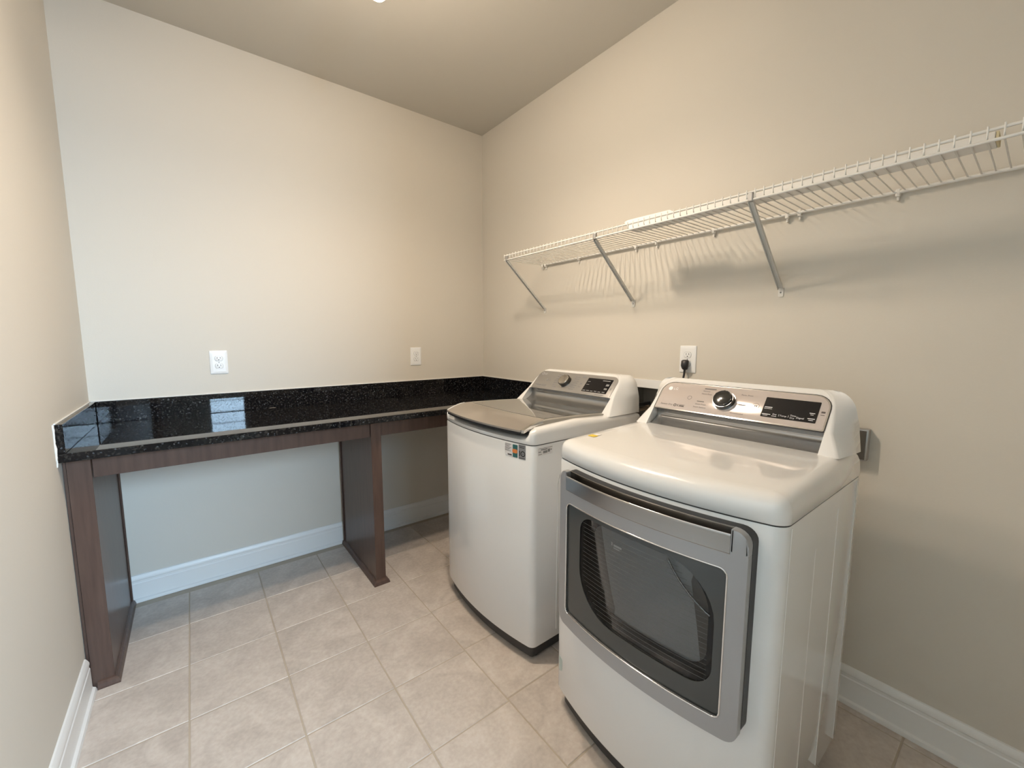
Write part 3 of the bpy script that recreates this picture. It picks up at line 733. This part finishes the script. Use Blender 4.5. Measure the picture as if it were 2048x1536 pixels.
for base, frac, d in ((0.9085, 0, 0.0015), (0.910, 0, 0.0), (0.936, 0, 0.001), (0, 0.35, 0.003), (0, 0.62, 0.008), (0, 0.81, 0.015), (0, 0.93, 0.024), (0, 0.985, 0.035), (0, 1.0, 0.050), (0, 1.0, 0.056)):
    ring = []
    for (u, v), (u0, v0) in zip(plan(hw, dep, S, 0.026, d), plan(hw, dep, S, 0.026, 0.0)):
        if v0 > dep-0.05: v = v + (v0-v)*0.92      # no roundover at the back
        zt = lerp(ZD, v); ring.append(Vector((u, v, base if base else 0.936+(zt-0.936)*frac)))
    rings.append(ring)
bm = bmesh.new(); loft(bm, rings)
obj('top_cover', bm, 'white_plastic', DR, 50)
dcon, dfn, dl = console(DR, 0.980, 1.040, 1.138, 0.556, 0.447, 0.525,
                        [(0.980, 0.325), (1.04, 0.296), (1.138, 0.282), (1.2, 0.275)], [(0.980, 0.339), (1.06, 0.330), (1.138, 0.312), (1.2, 0.305)], 0.275, 'white_plastic')
obj('panel_rim', plate(rrect(-0.275, 0.275, -0.003, 0.122, (0.006, 0.006, 0.045, 0.045), 6), -0.002, 0.0012, dfn), 'dark', dcon)
obj('panel_rim', plate(rrect(-0.2725, 0.2725, -0.001, 0.1195, (0.005, 0.005, 0.043, 0.043), 6), -0.002, 0.0020, dfn), 'chrome', dcon)
dpan = obj('control_panel', plate(rrect(-0.269, 0.269, 0.003, 0.116, (0.004, 0.004, 0.040, 0.040), 6), -0.002, 0.0026, dfn, 0.0006), 'panel_dryer', dcon, 30)
dd = lambda p, q, n: dfn(p, q, n+0.0026)
obj('display', plate(rrect(0.100, 0.248, 0.021, 0.094, 0.002, 2), 0.0, 0.001, dd), 'display', dpan)
knob(dpan, dd, -0.025, 0.060, 0.034, 0.024, 'knob_dark', 'knob_dark')
lettering('logo', [('o', -0.238, 0.090, 0.0085, 0.0), ('LG', -0.226, 0.085, 0.015)], 'ink_light', dpan, dd)
lettering('printed_text', [
    ('Sensor Dry', -0.252, 0.0165, 0.0105), ('o', -0.193, 0.0195, 0.006, 0.003), ('-', -0.184, 0.015, 0.003, 0.009), ('-', -0.178, 0.015, 0.022, 0.0012), ('-', -0.178, 0.023, 0.022, 0.0012), ('-', -0.176, 0.017, 0.018, 0.004),
    ('-', -0.108, 0.101, 0.042, 0.004), ('Normal', -0.110, 0.090, 0.0078), ('Heavy Duty', -0.112, 0.078, 0.0078),
    ('-', -0.118, 0.046, 0.026, 0.003), ('Steam Fresh', -0.120, 0.033, 0.0078), ('Steam Sanitary', -0.124, 0.021, 0.0078),
    ('Perm. Press', 0.022, 0.090, 0.0078), ('-', 0.024, 0.052, 0.024, 0.003), ('Speed Dry', 0.020, 0.042, 0.0078), ('Air Dry', 0.022, 0.029, 0.0078), ('Downloaded', 0.008, 0.016, 0.0078),
    ('o', 0.077, 0.056, 0.0105, 0.0095), ('-', 0.073, 0.053, 0.003, 0.006), ('-', 0.078, 0.053, 0.003, 0.006), ('o', -0.150, 0.058, 0.008, 0.007), ('-', 0.254, 0.058, 0.010, 0.006), ('-', 0.254, 0.050, 0.010, 0.002)], 'ink_dark', dpan, dd)
dd2 = lambda p, q, n: dd(p, q, n+0.001)
lettering('display_text', [('-', 0.104, 0.056, 0.022, 0.0022), ('-', 0.104, 0.051, 0.022, 0.0015), ('-', 0.103, 0.030, 0.024, 0.0022), ('-', 0.106, 0.026, 0.014, 0.0014),
    ('Dry', 0.1325, 0.031, 0.0075), ('-', 0.131, 0.026, 0.014, 0.0014), ('-', 0.150, 0.028, 0.0008, 0.008), ('Temp.', 0.153, 0.029, 0.0080), ('-', 0.176, 0.028, 0.0008, 0.008),
    ('Time', 0.180, 0.034, 0.0078), ('Dry', 0.181, 0.026, 0.0078), ('-', 0.198, 0.028, 0.0008, 0.008), ('Signal', 0.200, 0.029, 0.0080), ('-', 0.227, 0.052, 0.014, 0.002), ('-', 0.230, 0.047, 0.008, 0.0015), ('-', 0.226, 0.033, 0.018, 0.0022), ('-', 0.229, 0.028, 0.012, 0.0015)], 'ink_light', dpan, dd2)
# stickers on the dryer
def dtop(p, q, n): return (p, q, lerp(ZD, q) + 0.0008 + n)
obj('yellow_sticker', plate(rrect(-0.296, -0.268, 0.092, 0.116, 0.003, 2), 0, 0.0005, dtop), 'label_yellow', DR)
obj('white_sticker', plate(rrect(-0.294, -0.270, 0.1165, 0.136, 0.004, 2), 0, 0.0004, dtop), 'label_white', DR)
def dfront(p, q, n): return (p, bowd(p) - n, q)
obj('corner_label', plate(rrect(-0.317, -0.297, 0.145, 0.195, (0.001, 0.010, 0.010, 0.001), 4), -0.002, 0.0007, dfront, ucuts=3), 'label_mint', DR)
# door
D0, D1, E0, E1 = -0.262, 0.293, 0.396, 0.897
obj('door_gap_shade', ring_plate(rrect(D0+0.006, D1+0.001, E0+0.008, E1-0.001, 0.030, 6), rrect(-0.19, 0.245, 0.475, 0.80, 0.05, 6), 0.0006, 0.027, dfront, 18), 'black', DR, 40)  # black ring added behind the door for the shade in its gap
GU0, GU1, GZ0, GZ1 = -0.226, 0.256, 0.441, 0.803
n_out = rrect(D0, D1, E0, E1-0.054, (0.030, 0.028, 0.0012, 0.0012), 6); n_in = rrect(GU0, GU1, GZ0, GZ1, (0.016, 0.016, 0.018, 0.022), 6)
frame_bm = ring_plate(n_out, n_in, 0.027, 0.046, dfront, 18)
door = obj('door', frame_bm, 'silver', DR, 30)
# door top corners left and right of the handle
for a, b, rad in ((D0, D0+0.034, (0.001, 0.001, 0.001, 0.022)), (D1-0.034, D1, (0.001, 0.001, 0.032, 0.001))):
    obj('door_corner', plate(rrect(a, b, E1-0.054, E1, rad, 6), 0.027, 0.046, dfront, 0.004, ucuts=4), 'silver', door, 30)
# rounded handle bar with a scoop behind it
HA, HB_ = D0+0.034, D1-0.034
prof = [(0.0272, E1-0.0005), (0.0290, E1-0.001), (0.0285, E1-0.012), (0.0285, E1-0.028), (0.032, E1-0.034), (0.040, E1-0.030), (0.0455, E1-0.014), (0.0475, E1-0.012), (0.0490, E1-0.015), (0.0485, E1-0.030), (0.0475, E1-0.055), (0.0460, E1-0.0575), (0.040, E1-0.0575), (0.020, E1-0.050)]
rr = []
for k in range(25):
    u = HA + (HB_-HA)*k/24; rr.append([Vector(dfront(u, z, n)) for n, z in prof])
bm = bmesh.new(); loft(bm, rr); hd = obj('handle', bm, 'handle_steel', door, 25)
bm = bmesh.new(); tube(bm, [dfront(HA+(HB_-HA)*k/24, E1-0.0122, 0.0474) for k in range(25)], 0.0014, 8); obj('handle_edge', bm, 'chrome', hd, 60)
# glass with the inner window
IW = rrect(-0.164, 0.234, 0.496, 0.786, (0.130, 0.055, 0.125, 0.050), 8)
g_in = []
OUT = rrect(GU0, GU1, GZ0, GZ1, (0.016, 0.016, 0.018, 0.022), 8)
gl = obj('door_glass', ring_plate(OUT, IW, 0.034, 0.040, dfront, 18), 'door_glass', door, 30)
bm = bmesh.new(); dense = []
for (p, q), (p2, q2) in zip(OUT, OUT[1:]+OUT[:1]):
    ns = 14 if math.hypot(p2-p, q2-q) > 0.1 else 1
    dense += [(p+(p2-p)*k/ns, q+(q2-q)*k/ns) for k in range(ns)]
tube(bm, [dfront(p, q, 0.0452) for p, q in dense]+[dfront(*dense[0], 0.0452)], 0.0022, 8); obj('glass_trim', bm, 'chrome', gl, 60)
obj('inner_pane', plate(IW, 0.0335, 0.0375, dfront, ucuts=18), 'tint', gl, 30)
lb = bmesh.new()
z = 0.515
while z < 0.775:
    lo, hi = -0.150, 0.222
    if z < 0.60: lo = -0.150 + 0.75*(0.60-z)
    if z > 0.68: hi = 0.222 - 0.85*(z-0.68)
    for k in range(14):
        a, b = lo+(hi-lo)*k/14, lo+(hi-lo)*(k+1)/14
        lb.faces.new([lb.verts.new(dfront(p, q, 0.0379)) for p, q in ((a, z), (b, z), (b, z+0.0009), (a, z+0.0009))])
    z += 0.0125
o = obj('printed_lines', lb, 'ink_line', gl)
# bowl of the inner glass and the drum seen behind it
def scale_poly(P_, s, cx, cz): return [(cx+(p-cx)*s, cz+(q-cz)*s) for p, q in P_]
bm = bmesh.new()
loft(bm, [[Vector(dfront(p, q, n)) for p, q in scale_poly(IW, s, 0.02, 0.64)] for s, n in ((1.0, 0.034), (0.97, 0.020), (0.92, 0.004))], False, False)
obj('bowl_rim', bm, 'bowl', gl, 50)
bm = bmesh.new(); loft(bm, [[Vector(dfront(p, q, n)) for p, q in scale_poly(IW, s, 0.02, 0.64)] for s, n in ((0.98, 0.0035), (0.98, 0.0015))])
obj('drum_back', bm, 'drum', gl, 50)
obj('bowl_lip', ring_plate(scale_poly(IW, 0.945, 0.03, 0.64), scale_poly(IW, 0.86, 0.045, 0.645), 0.004, 0.0065, dfront, 12), 'bowl', gl, 40)
arc = [(0.36-0.28*math.cos(R(a)), 0.87-0.25*math.sin(R(a))) for a in range(18, 66, 4)]
arc = [(p, q) for p, q in arc if p < 0.215 and q > 0.51 and q < 0.775]
bm = bmesh.new(); tube(bm, [dfront(p, q, 0.010) for p, q in arc], 0.0032, 8); obj('drum_ring', bm, 'chrome', gl, 60)
lettering('glass_badge', [('-', -0.040, 0.744, 0.004, 0.010), ('-', -0.032, 0.744, 0.026, 0.006), ('-', -0.032, 0.738, 0.020, 0.003)], 'ink_grey', gl, dfront, 0.0382)

# ------------------------------------------------------------------ ceiling light
CLx = (BULBS[0][0]+BULBS[1][0])/2; CLy = (BULBS[0][1]+BULBS[1][1])/2
CLt = thing('ceiling_light', 'two-bulb ceiling light lit warm white', 'ceiling light', (CLx, CLy, H-0.001))
bm = bmesh.new(); lathe(bm, [(0.075, 0.0), (0.075, -0.012), (0.06, -0.024), (0.014, -0.028), (0.012, -0.14), (0.02, -0.15), (0.002, -0.16)], 32); obj('canopy', bm, 'nickel', CLt, 40)
for i, b in enumerate(BULBS):
    d = Vector(b) - Vector((CLx, CLy, H-0.001))
    bm = bmesh.new(); tube(bm, [(0, 0, -0.13), (d.x*0.6, d.y*0.6, -0.145), (d.x, d.y, -0.16), (d.x, d.y, -0.20)], 0.007, 10); arm = obj('arm', bm, 'nickel', CLt, 50)
    bm = bmesh.new()
    pr = [(0.016, -0.196), (0.050, -0.206), (0.074, -0.228), (0.077, -0.228), (0.052, -0.202), (0.016, -0.192)]
    lathe(bm, pr, 32, (d.x, d.y, 0)); obj('lamp_shade', bm, 'plate', arm, 50)
    bm = bmesh.new(); c = (d.x, d.y, d.z)
    bp = [(0.012, 0.065), (0.014, 0.045)] + [(0.031*math.sin(R(a)), 0.031*math.cos(R(a))) for a in range(30, 180, 15)] + [(0.001, -0.031)]
    lathe(bm, bp, 24, c); obj('bulb', bm, 'bulb', arm, 60)
    ld = bpy.data.lights.new('bulb_light', 'SPOT'); ld.energy = BULB_W; ld.color = BULB_COL[:3]; ld.shadow_soft_size = 0.034
    ld.spot_size = R(168); ld.spot_blend = 1.0
    lo = bpy.data.objects.new('bulb_light', ld); COL.objects.link(lo); lo.location = (b[0], b[1], b[2]-0.067)
